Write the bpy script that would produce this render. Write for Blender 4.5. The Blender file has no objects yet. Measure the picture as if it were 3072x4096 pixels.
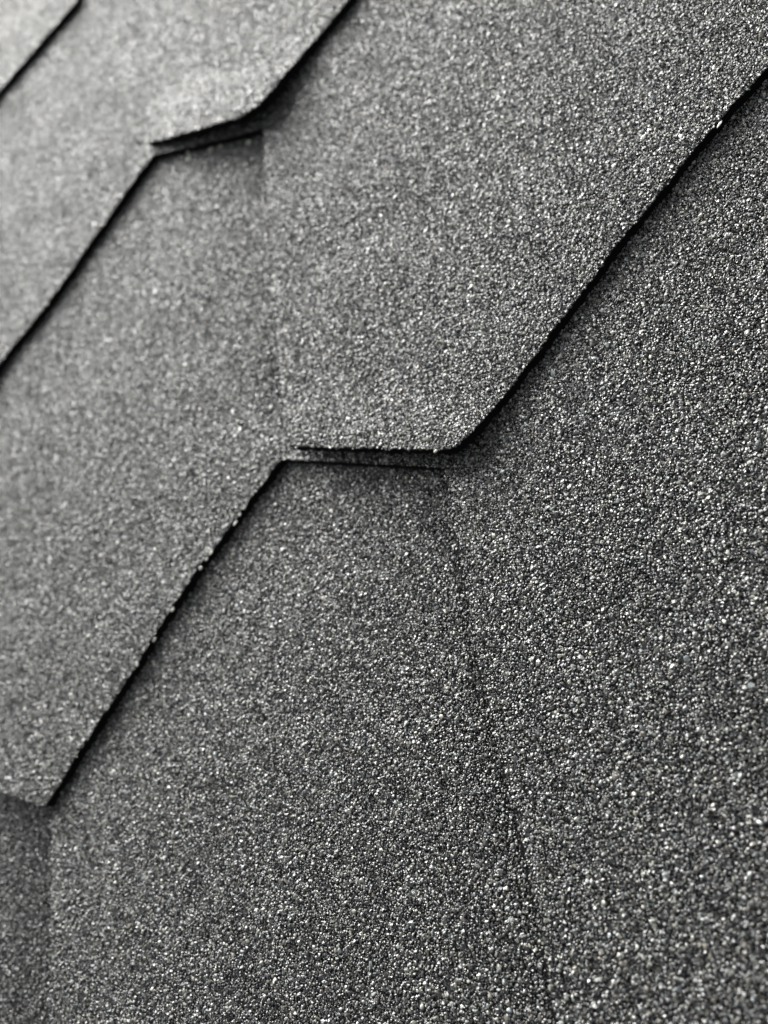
import bpy, bmesh, math, random
import numpy as np
from mathutils import Matrix, Vector

# ------------------------------------------------------------------ camera, sky, sun, exposure
S = 0.07                                     # width of a tab's bottom edge, metres
PITCH_DEG = 14.0                             # slope of the roof
ROOF = Matrix.Translation((0, 0, 3.0)) @ Matrix.Rotation(math.radians(PITCH_DEG), 4, 'X')
# camera in roof coordinates (x along the courses, y up the slope, z off the roof)
RCV = np.array([[0.7991269257599488, 0.2588501033416902, -0.5425797457751713],
                [0.09802160510328854, -0.9465776025379902, -0.3072175244129234],
                [-0.5931171228841975, 0.1923212582462649, -0.7818085521201112]])
TCV = np.array([-0.47538778, -0.31330538, 4.41556797]) * S
FPX = 3600.4                                 # focal length in pixels of the 3072 x 4096 photograph
CAM = -RCV.T @ TCV                           # camera position in roof coordinates

sc = bpy.context.scene
cam_data = bpy.data.cameras.new('camera')
cam = bpy.data.objects.new('camera', cam_data)
sc.collection.objects.link(cam)
M = Matrix.Identity(4)
for i in range(3):
    M[i][0] = RCV[0][i]; M[i][1] = -RCV[1][i]; M[i][2] = -RCV[2][i]; M[i][3] = CAM[i]
cam.matrix_world = ROOF @ M
cam_data.sensor_fit = 'VERTICAL'
cam_data.sensor_height = 36.0
cam_data.lens = FPX / 4096 * 36.0
cam_data.clip_start = 0.01
cam_data.clip_end = 500
cam_data.dof.use_dof = True
cam_data.dof.focus_distance = 3.45 * S
cam_data.dof.aperture_fstop = 9.3
sc.camera = cam

SUN_LOCAL = Vector((-0.68, 0.52, 0.31)).normalized()      # towards the sun, roof coordinates
sun_dir = (ROOF.to_3x3() @ SUN_LOCAL).normalized()
elev = math.asin(sun_dir.z)
az = math.atan2(sun_dir.x, sun_dir.y)
world = bpy.data.worlds.new('World')
sc.world = world
world.use_nodes = True
wn = world.node_tree
for n in list(wn.nodes): wn.nodes.remove(n)
sky = wn.nodes.new('ShaderNodeTexSky'); sky.sky_type = 'NISHITA'; sky.sun_disc = False
sky.sun_elevation = elev; sky.sun_rotation = az
sky.air_density = 1.0; sky.dust_density = 8.0; sky.ozone_density = 0.5
bg = wn.nodes.new('ShaderNodeBackground'); bg.inputs['Strength'].default_value = 0.05
wo = wn.nodes.new('ShaderNodeOutputWorld')
hs = wn.nodes.new('ShaderNodeHueSaturation'); hs.inputs['Saturation'].default_value = 0.15   # thin overcast
wn.links.new(sky.outputs[0], hs.inputs['Color']); wn.links.new(hs.outputs[0], bg.inputs[0]); wn.links.new(bg.outputs[0], wo.inputs[0])
sl = bpy.data.lights.new('sun', 'SUN'); sl.energy = 1.5; sl.angle = math.radians(70); sl.color = (0.99, 1.0, 0.972)
so = bpy.data.objects.new('sun', sl); sc.collection.objects.link(so)
so.rotation_euler = sun_dir.to_track_quat('Z', 'Y').to_euler()
sc.view_settings.view_transform = 'Standard'; sc.view_settings.look = 'None'
sc.view_settings.gamma = 1.0; sc.view_settings.exposure = 2.42
sc.view_settings.use_curve_mapping = False
sc.cycles.max_bounces = 5

# ------------------------------------------------------------------ the pattern of the courses, in roof coordinates
H, RUN, CUT = 2.02737 * S, 1.06157 * S, 0.90438 * S        # tab height, run of a slanted side, top of a cutout
EXPO = H + 0.04157 * S                                     # exposure of a course
PITCH = S + CUT + 2 * RUN
X0 = {-3: 0.0, -2: 0.20367 * S, -1: -PITCH / 2 - 0.02194 * S, 0: 0.0, 1: -PITCH / 2 - 0.03637 * S}
THICK = 0.0034
DIP = 0.0026
STEP = 0.0037                                              # sheet plus the granules it lies on
rng = np.random.default_rng(11)

def hump(x, y):
    """slow, shallow waviness of the sheets"""
    return (0.00015 * np.sin(x * 95 + 1.3 * np.sin(y * 60) + 0.4) + 0.00014 * np.sin(y * 120 - x * 45 + 1.0)
            + 0.00008 * np.sin(x * 210 + y * 170))

LIFT = {}                                                  # (course, tab) -> how far its bottom edge is raised
LIFT[(1, 0)] = (0.0050, 0.040, 0.046)
LIFT[(0, 0)] = (0.0042, 0.026, 0.010)

VEDGE = {}                                                 # course -> left cut edge (bottom to top) of a tab lying on the course below
def side_of(line, x, y):
    """distance to a cut edge; negative to its left"""
    best, sgn = np.full(np.shape(x), 1e9), np.ones(np.shape(x))
    for (ax, ay), (bx, by) in zip(line[:-1], line[1:]):
        ux, uy = bx - ax, by - ay
        l2 = ux * ux + uy * uy
        t = np.clip(((x - ax) * ux + (y - ay) * uy) / l2, 0, 1)
        d = np.hypot(x - ax - t * ux, y - ay - t * uy)
        cr = ux * (y - ay) - uy * (x - ax)                 # > 0 on the left
        sgn = np.where(d < best, np.where(cr > 0, -1.0, 1.0), sgn)
        best = np.minimum(best, d)
    return best * sgn

def surf(n, tab, x, y):
    """top of the sheet of course n"""
    z = -STEP / EXPO * (y - n * EXPO) + hump(x + 0.013 * n, y)
    if n + 1 in VEDGE:                                     # pressed down along the cut edge lying on it
        ln = VEDGE[n + 1]
        d = side_of(ln, x, y)
        w = np.clip((y - ln[0][1]) / 0.014, 0, 1) * np.clip((ln[-1][1] - y) / 0.014, 0, 1)
        z = z - (0.0070 if n == -3 else DIP) * w * np.where(d < 0, np.exp(d / (0.024 if n == -3 else 0.010)), np.exp(-d / 0.004))
    if n in VEDGE and tab is not None:                     # and the cut edge itself is rolled over a little
        d = np.abs(side_of(VEDGE[n], x, y))
        z = z - 0.0005 * np.exp(-d / 0.003)
    if (n, tab) in LIFT:
        a, l, w = LIFT[(n, tab)]
        t = np.clip(1 - (y - n * EXPO) / l, 0, 1)
        xl = X0[n] + tab * PITCH                           # the left corner stays down
        q = np.clip((x - xl + 0.006 + (y - n * EXPO) * 0.4) / w, 0, 1)
        z = z + a * t * t * (3 - 2 * t) * q * q * (3 - 2 * q)
    return z

def back(n, tab, px, py):
    """the point of course n's surface seen at a point of the photograph (3072 x 4096)"""
    d = RCV.T @ np.array([(px - 1536) / FPX, (py - 2048) / FPX, 1.0])
    z = 0.0
    for _ in range(8):
        k = (z - CAM[2]) / d[2]
        x, y = CAM[0] + k * d[0], CAM[1] + k * d[1]
        z = float(surf(n, tab, np.float64(x), np.float64(y)))
    return (x, y)

def project(x, y, z):
    c = np.stack([x, y, z], 1) @ RCV.T + TCV
    return 1536 + FPX * c[:, 0] / c[:, 2], 2048 + FPX * c[:, 1] / c[:, 2], c[:, 2]

def corner(n, k):
    x, y = X0[n] + k * PITCH, n * EXPO
    return dict(bl=(x, y), br=(x + S, y), tr=(x + S + RUN, y + H), tl=(x - RUN, y + H))

# measured outlines; what lies outside the picture follows the regular pattern
TABS = {}
def tab(n, k, left=None, bottom=None, right=None, bl=True, br=True):
    c = corner(n, k)
    B = lambda pts: [back(n, k, *p) for p in pts]
    L = B(left) if left else [c['bl'], c['tl']]
    R = B(right) if right else [c['br'], c['tr']]
    Bt = B(bottom) if bottom else []
    TABS[(n, k)] = [L, Bt, R]
    return c
c = tab(0, 0, left=[(1150, 1772), (1124, 1586), (1105, 1417), (1080, 1078), (1059, 739), (1049, 515)],
        bottom=[(1160, 1783), (1193, 1786), (1330, 1790), (1518, 1797), (1741, 1801), (1795, 1798), (1834, 1781)],
        right=[(1868, 1749), (1952, 1654), (2465, 984), (2841, 521), (3072, 263)])
TABS[(0, 0)][2].append(c['tr'])
c = tab(1, 0, left=[(588, 570)], bottom=[(598, 569), (750, 533), (954, 472), (1018, 430), (1060, 394)],
        right=[(1100, 350), (1145, 290), (1208, 220), (1287, 127), (1398, 0)])
TABS[(1, 0)][0].append(c['tl']); TABS[(1, 0)][2].append(c['tr'])
c = tab(0, -1, right=[(0, 1453), (203, 1200), (400, 920), (560, 690), (612, 622)])
TABS[(0, -1)][2].insert(0, c['br'])
c = tab(1, -1, right=[(0, 360), (156, 178), (312, 0)])
TABS[(1, -1)][2].insert(0, c['br']); TABS[(1, -1)][2].append(c['tr'])
c = tab(-1, 0, bottom=[(0, 3166), (60, 3190), (103, 3205), (150, 3222)],
        right=[(186, 3226), (240, 3133), (303, 3028), (400, 2888), (500, 2733), (613, 2545), (817, 2240), (1074, 1905), (1127, 1838)])
TABS[(-1, 0)][0][0] = c['bl']
c = tab(-1, 1, left=[(2222, 4096), (2093, 3426), (2000, 3055), (1926, 2741), (1817, 2150), (1771, 1870)])
TABS[(-1, 1)][0].insert(0, c['bl'])
c = tab(-2, 0, left=[(186, 4035), (197, 3819), (200, 3603), (200, 3386), (196, 3240)])
TABS[(-2, 0)][0].insert(0, c['bl'])
tab(-2, -1); tab(-1, -1)

for nk in ((0, 0), (-1, 1), (-2, 0)):
    VEDGE[nk[0]] = list(TABS[nk][0])

def resample(pts, m):
    p = np.array(pts, float)
    d = np.r_[0, np.cumsum(np.linalg.norm(np.diff(p, axis=0), axis=1))]
    t = np.linspace(0, d[-1], m)
    return np.stack([np.interp(t, d, p[:, 0]), np.interp(t, d, p[:, 1])], 1)

def ragged(p, amp, r):
    """a cut edge is never quite straight"""
    m = len(p)
    w = np.convolve(r.normal(0, 1, m + 8), np.ones(5) / 5, 'same')[4:-4] * 1.6 + r.normal(0, .5, m)
    t = np.gradient(p, axis=0); t /= np.linalg.norm(t, axis=1)[:, None] + 1e-12
    f = np.minimum(np.arange(m), np.arange(m)[::-1]).clip(0, 3) / 3
    return p + np.stack([-t[:, 1], t[:, 0]], 1) * (amp * w * f)[:, None]

# ------------------------------------------------------------------ materials
def nodes(name):
    m = bpy.data.materials.new(name); m.use_nodes = True
    nt = m.node_tree
    return m, nt, nt.nodes['Principled BSDF']

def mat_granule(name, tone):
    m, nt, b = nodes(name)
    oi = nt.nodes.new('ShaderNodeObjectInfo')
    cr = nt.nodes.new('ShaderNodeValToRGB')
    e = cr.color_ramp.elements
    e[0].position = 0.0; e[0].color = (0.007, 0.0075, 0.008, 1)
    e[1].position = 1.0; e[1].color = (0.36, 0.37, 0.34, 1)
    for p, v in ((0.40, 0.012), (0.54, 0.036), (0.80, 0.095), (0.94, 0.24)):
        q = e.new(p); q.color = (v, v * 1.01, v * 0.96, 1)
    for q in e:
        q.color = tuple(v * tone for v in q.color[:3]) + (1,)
    nt.links.new(oi.outputs['Random'], cr.inputs[0])
    tc = nt.nodes.new('ShaderNodeTexCoord')
    nz = nt.nodes.new('ShaderNodeTexNoise'); nz.inputs['Scale'].default_value = 1.6; nz.inputs['Detail'].default_value = 3
    nt.links.new(tc.outputs['Object'], nz.inputs['Vector'])
    mx = nt.nodes.new('ShaderNodeMix'); mx.data_type = 'RGBA'; mx.blend_type = 'MULTIPLY'; mx.inputs[0].default_value = 0.6
    nt.links.new(cr.outputs[0], mx.inputs[6]); nt.links.new(nz.outputs['Fac'], mx.inputs[7])
    wh = nt.nodes.new('ShaderNodeTexWhiteNoise'); wh.noise_dimensions = '1D'      # warm and cool stones mixed
    nt.links.new(oi.outputs['Random'], wh.inputs['W'])
    hue = nt.nodes.new('ShaderNodeValToRGB')
    hue.color_ramp.elements[0].color = (0.90, 0.99, 1.08, 1); hue.color_ramp.elements[1].color = (1.10, 1.0, 0.86, 1)
    nt.links.new(wh.outputs['Value'], hue.inputs[0])
    m2 = nt.nodes.new('ShaderNodeMix'); m2.data_type = 'RGBA'; m2.blend_type = 'MULTIPLY'; m2.inputs[0].default_value = 1.0
    nt.links.new(mx.outputs[2], m2.inputs[6]); nt.links.new(hue.outputs[0], m2.inputs[7])
    nt.links.new(m2.outputs[2], b.inputs['Base Color'])
    b.inputs['Roughness'].default_value = 0.23
    b.inputs['IOR'].default_value = 1.75
    return m

def mat_bitumen():
    m, nt, b = nodes('bitumen')
    tc = nt.nodes.new('ShaderNodeTexCoord')
    nz = nt.nodes.new('ShaderNodeTexNoise'); nz.inputs['Scale'].default_value = 1500; nz.inputs['Detail'].default_value = 4
    nt.links.new(tc.outputs['Object'], nz.inputs['Vector'])
    cr = nt.nodes.new('ShaderNodeValToRGB')
    cr.color_ramp.elements[0].color = (0.0015, 0.0015, 0.0015, 1); cr.color_ramp.elements[1].color = (0.006, 0.006, 0.006, 1)
    nt.links.new(nz.outputs['Fac'], cr.inputs[0]); nt.links.new(cr.outputs[0], b.inputs['Base Color'])
    bp = nt.nodes.new('ShaderNodeBump'); bp.inputs['Strength'].default_value = 0.6; bp.inputs['Distance'].default_value = 0.0004
    nt.links.new(nz.outputs['Fac'], bp.inputs['Height']); nt.links.new(bp.outputs[0], b.inputs['Normal'])
    b.inputs['Roughness'].default_value = 0.85; b.inputs['Specular IOR Level'].default_value = 0.06
    return m

def mat_plain(name, col, rough):
    m, nt, b = nodes(name)
    oi = nt.nodes.new('ShaderNodeTexNoise'); oi.inputs['Scale'].default_value = 900
    tc = nt.nodes.new('ShaderNodeTexCoord'); nt.links.new(tc.outputs['Object'], oi.inputs['Vector'])
    cr = nt.nodes.new('ShaderNodeValToRGB')
    cr.color_ramp.elements[0].color = tuple(v * .7 for v in col) + (1,); cr.color_ramp.elements[1].color = col + (1,)
    nt.links.new(oi.outputs['Fac'], cr.inputs[0]); nt.links.new(cr.outputs[0], b.inputs['Base Color'])
    b.inputs['Roughness'].default_value = rough
    return m

BITU = mat_bitumen()
GRAN = {1: mat_granule('painted_sheen_granule', 2.0), 0: mat_granule('grey_slate_granule', 1.0), -1: mat_granule('slate_granule', 1.0)}  # first tone raised: grazing sheen of the top course painted into its colour
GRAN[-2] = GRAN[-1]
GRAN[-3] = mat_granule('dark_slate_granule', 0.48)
PALE = mat_plain('pale_chip', (0.62, 0.62, 0.57), 0.5)
GREENISH = mat_plain('greenish_chip', (0.42, 0.46, 0.36), 0.5)

# ------------------------------------------------------------------ granule spreader (geometry nodes)
def grain_group(mat):
    g = bpy.data.node_groups.new('granule_spread', 'GeometryNodeTree')
    g.interface.new_socket('Geometry', in_out='INPUT', socket_type='NodeSocketGeometry')
    g.interface.new_socket('Geometry', in_out='OUTPUT', socket_type='NodeSocketGeometry')
    N, Lk = g.nodes.new, g.links.new
    gi, go = N('NodeGroupInput'), N('NodeGroupOutput')
    join = N('GeometryNodeGeometryToInstance')
    shapes = ((0.9, 0.55, 1), (1.4, 0.50, 2), (1.3, 0.75, 1), (1.0, 0.65, 2), (1.7, 0.60, 1), (1.2, 0.60, 1), (1.1, 0.80, 2))
    for i, (sc_, amp, sub) in enumerate(shapes):
        ico = N('GeometryNodeMeshIcoSphere'); ico.inputs['Radius'].default_value = 0.5; ico.inputs['Subdivisions'].default_value = sub
        pos = N('GeometryNodeInputPosition')
        off = N('ShaderNodeVectorMath'); off.operation = 'ADD'; off.inputs[1].default_value = (i * 7.3, i * 3.1, i * 5.7)
        Lk(pos.outputs[0], off.inputs[0])
        nz = N('ShaderNodeTexNoise'); nz.inputs['Scale'].default_value = sc_ * 1.6; nz.inputs['Detail'].default_value = 1.0
        Lk(off.outputs[0], nz.inputs['Vector'])
        sub_ = N('ShaderNodeVectorMath'); sub_.operation = 'SUBTRACT'; sub_.inputs[1].default_value = (0.5, 0.5, 0.5)
        Lk(nz.outputs['Color'], sub_.inputs[0])
        sca = N('ShaderNodeVectorMath'); sca.operation = 'SCALE'; sca.inputs['Scale'].default_value = amp * 1.5
        Lk(sub_.outputs[0], sca.inputs[0])
        sp = N('GeometryNodeSetPosition'); Lk(ico.outputs['Mesh'], sp.inputs['Geometry']); Lk(sca.outputs[0], sp.inputs['Offset'])
        sh = N('GeometryNodeSetShadeSmooth'); Lk(sp.outputs[0], sh.inputs['Geometry'])
        sh.inputs['Shade Smooth'].default_value = (i in (1, 6))
        mt = N('GeometryNodeSetMaterial'); mt.inputs['Material'].default_value = mat; Lk(sh.outputs[0], mt.inputs['Geometry'])
        Lk(mt.outputs[0], join.inputs[0])
    iop = N('GeometryNodeInstanceOnPoints'); iop.inputs['Pick Instance'].default_value = True
    Lk(gi.outputs[0], iop.inputs['Points']); Lk(join.outputs[0], iop.inputs['Instance'])
    for nm, typ, sock in (('pick', 'INT', 'Instance Index'), ('turn', 'FLOAT_VECTOR', 'Rotation'), ('size', 'FLOAT_VECTOR', 'Scale')):
        na = N('GeometryNodeInputNamedAttribute'); na.data_type = typ; na.inputs['Name'].default_value = nm
        Lk(na.outputs['Attribute'], iop.inputs[sock])
    Lk(iop.outputs[0], go.inputs[0])
    return g
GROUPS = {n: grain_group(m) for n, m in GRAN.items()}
NSHAPES = 7

def link(o, parent=None):
    sc.collection.objects.link(o)
    if parent: o.parent = parent
    return o

def inside(poly, x, y):
    poly = np.asarray(poly); res = np.zeros(len(x), bool)
    j = len(poly) - 1
    for i in range(len(poly)):
        xi, yi = poly[i]; xj, yj = poly[j]
        if yi != yj:
            hit = ((yi > y) != (yj > y)) & (x < (xj - xi) * (y - yi) / (yj - yi) + xi)
            res ^= hit
        j = i
    return res

COVER = {}                                                 # course -> outlines of its tabs
NGRAIN = 0
def granules(parent, n, k, poly):
    """mineral granules pressed into the sheet inside an outline"""
    global NGRAIN
    poly = np.asarray(poly)
    q = [back(n, None, px, py) for px, py in ((-300, -400), (3370, -400), (3370, 4500), (-300, 4500))]
    qx = [p[0] for p in q]; qy = [p[1] for p in q]
    x0, x1 = max(poly[:, 0].min(), min(qx)), min(poly[:, 0].max(), max(qx))
    y0, y1 = max(poly[:, 1].min(), min(qy)), min(poly[:, 1].max(), max(qy))
    if x1 <= x0 or y1 <= y0: return
    P = 0.00060
    nx, ny = int((x1 - x0) / P) + 1, int((y1 - y0) / (P * .87)) + 1
    gx, gy = np.meshgrid(np.arange(nx), np.arange(ny))
    x = (x0 + (gx + .5 * (gy % 2)) * P).ravel(); y = (y0 + gy * P * .87).ravel()
    x = x + rng.uniform(-.42, .42, x.size) * P; y = y + rng.uniform(-.42, .42, y.size) * P
    ok = inside(q, x, y); x, y = x[ok], y[ok]
    ok = inside(poly, x, y); x, y = x[ok], y[ok]
    if n + 1 in COVER:                                     # nothing is needed far under the next course
        hid = y > (n + 1) * EXPO + H + 0.006
        for kk, cp in COVER[n + 1]:
            cp = np.asarray(cp); ce = cp.mean(0)
            hid |= inside(ce + (cp - ce) * 0.86, x, y)
        x, y = x[~hid], y[~hid]
    if k is not None and n in VEDGE:                       # the knife leaves a bare black rim along this cut
        keep = np.abs(side_of(VEDGE[n], x, y)) > np.abs(rng.normal(0.00045, 0.0003, x.size))
        x, y = x[keep], y[keep]
    m = len(x)
    if m == 0: return
    d = np.clip(0.00061 * np.exp(rng.normal(0, 0.31, m)), 0.00030, 0.00125)
    z = surf(n, k, x, y) + d * rng.uniform(-0.06, 0.34, m)
    me = bpy.data.meshes.new('granules'); me.vertices.add(m)
    me.vertices.foreach_set('co', np.stack([x, y, z], 1).astype(np.float32).ravel())
    def attr(nm, t, key, v):
        a = me.attributes.new(nm, t, 'POINT'); a.data.foreach_set(key, v)
    attr('pick', 'INT', 'value', rng.integers(0, NSHAPES, m).astype(np.int32))
    attr('turn', 'FLOAT_VECTOR', 'vector', np.stack([rng.uniform(-.5, .5, m), rng.uniform(-.5, .5, m), rng.uniform(0, 6.283, m)], 1).astype(np.float32).ravel())
    attr('size', 'FLOAT_VECTOR', 'vector', (d[:, None] * rng.uniform(0.66, 1.34, (m, 3)) * [1.06, 1.0, 0.74]).astype(np.float32).ravel())
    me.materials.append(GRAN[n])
    o = link(bpy.data.objects.new('granules', me), parent)
    o['kind'] = 'stuff'
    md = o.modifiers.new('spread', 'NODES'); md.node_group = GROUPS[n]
    NGRAIN += m
    return o

def slab(name, parent, n, k, grid):
    """a sheet THICK thick whose top follows surf() over a grid of (x, y)"""
    nv, nu = grid.shape[:2]
    x, y = grid[..., 0].ravel(), grid[..., 1].ravel()
    z = surf(n, k, x, y)
    top = np.stack([x, y, z], 1); bot = np.stack([x, y, z - THICK], 1)
    idx = np.arange(nv * nu).reshape(nv, nu)
    f = []
    a, b, c_, d = idx[:-1, :-1].ravel(), idx[:-1, 1:].ravel(), idx[1:, 1:].ravel(), idx[1:, :-1].ravel()
    f += np.stack([a, b, c_, d], 1).tolist()
    o = nv * nu
    f += (np.stack([d, c_, b, a], 1) + o).tolist()
    ring = np.r_[idx[0, :], idx[1:, -1], idx[-1, -2::-1], idx[-2:0:-1, 0]]
    nxt = np.roll(ring, -1)
    f += np.stack([ring, ring + o, nxt + o, nxt], 1).tolist()
    me = bpy.data.meshes.new(name); me.from_pydata(np.r_[top, bot].tolist(), [], f); me.update()
    me.materials.append(BITU)
    return link(bpy.data.objects.new(name, me), parent)

def make_tab(root, n, k):
    L, Bt, R = TABS[(n, k)]
    r = np.random.default_rng(100 + 10 * n + k)
    nu, nv = 90, 110
    L_, R_ = ragged(resample(L, nv), 0.00026, r), ragged(resample(R, nv), 0.00026, r)
    B_ = ragged(resample([L[0]] + Bt + [R[0]], nu), 0.00024, r)
    T_ = resample([L[-1], R[-1]], nu)
    u, v = np.meshgrid(np.linspace(0, 1, nu), np.linspace(0, 1, nv))
    u, v = u[..., None], v[..., None]
    g = (1 - u) * L_[:, None] + u * R_[:, None] + (1 - v) * B_[None] + v * T_[None] \
        - ((1 - u) * (1 - v) * B_[0] + u * (1 - v) * B_[-1] + (1 - u) * v * T_[0] + u * v * T_[-1])
    o = slab('tab', root, n, k, g)
    poly = np.r_[B_, R_[1:], T_[-2::-1], L_[-2:0:-1]]
    return o, poly

COURSES = {
    1: ('roof_shingle', 'grey shingle brightened by painted-in sheen, at the top left, its tab end raised over a black gap', (-1, 0)),
    0: ('roof_shingle', 'grey shingle with the pointed tab at the centre, under the curled topmost one', (-1, 0)),
    -1: ('roof_shingle', 'dark grey shingle filling the right side, directly under the centre tab', (0, 1)),
    -2: ('roof_shingle', 'dark grey shingle showing in the big notch at the bottom centre', (0,)),
    -3: ('roof_shingle', 'dim sliver of shingle in the bottom left corner, lowest of the overlapping five', ()),
}
ROOTS, TABOBJ, HEAD = {}, {}, {}
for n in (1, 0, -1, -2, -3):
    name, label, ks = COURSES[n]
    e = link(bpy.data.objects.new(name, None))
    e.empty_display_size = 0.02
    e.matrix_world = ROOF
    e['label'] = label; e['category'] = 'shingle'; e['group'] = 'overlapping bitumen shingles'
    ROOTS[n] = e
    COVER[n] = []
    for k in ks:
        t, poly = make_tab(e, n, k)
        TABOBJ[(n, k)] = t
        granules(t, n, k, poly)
        COVER[n].append((k, poly))
    # head of the sheet above the tabs, running under the next courses
    y_top = n * EXPO + 2 * EXPO + 0.012
    low = []
    kmin, kmax = (min(ks), max(ks)) if ks else (0, 0)
    low.append((X0[n] + kmin * PITCH - 0.16, n * EXPO + H))
    for k in ks:
        low += [TABS[(n, k)][0][-1], TABS[(n, k)][2][-1]]
    low.append((X0[n] + kmax * PITCH + 0.22, n * EXPO + H))
    nu, nv = 240, 60
    lo = np.array(low); gx = np.linspace(lo[0, 0], lo[-1, 0], nu)
    gx = np.sort(np.r_[gx, lo[1:-1, 0]]); gy0 = np.interp(gx, lo[:, 0], lo[:, 1])
    v = np.linspace(0, 1, nv)[:, None]
    grid = np.stack([np.broadcast_to(gx, (nv, len(gx))), gy0 * (1 - v) + y_top * v], -1)
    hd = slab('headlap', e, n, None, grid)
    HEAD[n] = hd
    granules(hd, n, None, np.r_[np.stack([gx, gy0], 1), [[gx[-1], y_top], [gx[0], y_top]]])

# ------------------------------------------------------------------ pale chips caught on the cut edges
def chip(parent, n, k, px, py, size, mat, stretch=1.0, ang=0.0, dz=0.0, name='pale_chip'):
    x, y = back(n, k, px, py)
    z = float(surf(n, k, np.float64(x), np.float64(y))) + dz
    r = random.Random(int(px * 7 + py))
    bm = bmesh.new(); bmesh.ops.create_icosphere(bm, subdivisions=1, radius=0.5)
    for vtx in bm.verts: vtx.co *= r.uniform(0.7, 1.2)
    bmesh.ops.scale(bm, vec=(size * stretch, size, size * .8), verts=bm.verts)
    bmesh.ops.rotate(bm, cent=(0, 0, 0), matrix=Matrix.Rotation(ang, 3, 'Z'), verts=bm.verts)
    bmesh.ops.translate(bm, vec=(x, y, z), verts=bm.verts)
    me = bpy.data.meshes.new(name); bm.to_mesh(me); bm.free(); me.materials.append(mat)
    o = link(bpy.data.objects.new(name, me), parent)
    o['label'] = 'pale chip caught on the cut edge' if mat is PALE else 'greenish pale grain in the shade of the raised tab'
    return o
DA = math.atan2(H, RUN)
for px, py, s_, st in ((979, 2031, .0011, 1.7), (961, 2058, .0010, 1.4), (943, 2092, .0009, 2.6), (846, 2212, .0011, 2.4),
                       (828, 2237, .0010, 1.5), (803, 2273, .0013, 1.3), (692, 2438, .0013, 1.6), (620, 2558, .0013, 1.9),
                       (550, 2660, .0011, 1.3)):
    chip(TABOBJ[(-1, 0)], -1, 0, px, py, s_, PALE, st, DA, 0.0002)
chip(TABOBJ[(0, 0)], 0, 0, 1743, 1803, .0011, PALE, 1.5, 0.8)
chip(TABOBJ[(0, 0)], 0, 0, 2878, 497, .0009, PALE, 3.2, DA)
for px, py, s_, st in ((1165, 1836, .0010, 1.6), (1205, 1838, .0008, 3.6), (1325, 1843, .0007, 4.5), (1419, 1847, .0009, 1.3), (1525, 1845, .0009, 1.4), (1540, 1849, .0008, 1.0)):
    chip(HEAD[-1], -1, None, px, py - 4, s_, PALE, st, 0.1, 0.0002)
for px, py, s_ in ((760, 640, .0022), (757, 612, .0017), (847, 604, .0021), (886, 590, .0019), (999, 574, .0021)):
    chip(HEAD[-1], -1, None, px, py, s_, GREENISH, 1.3, 1.0, 0.0007, 'greenish_chip')
print('granules', NGRAIN)
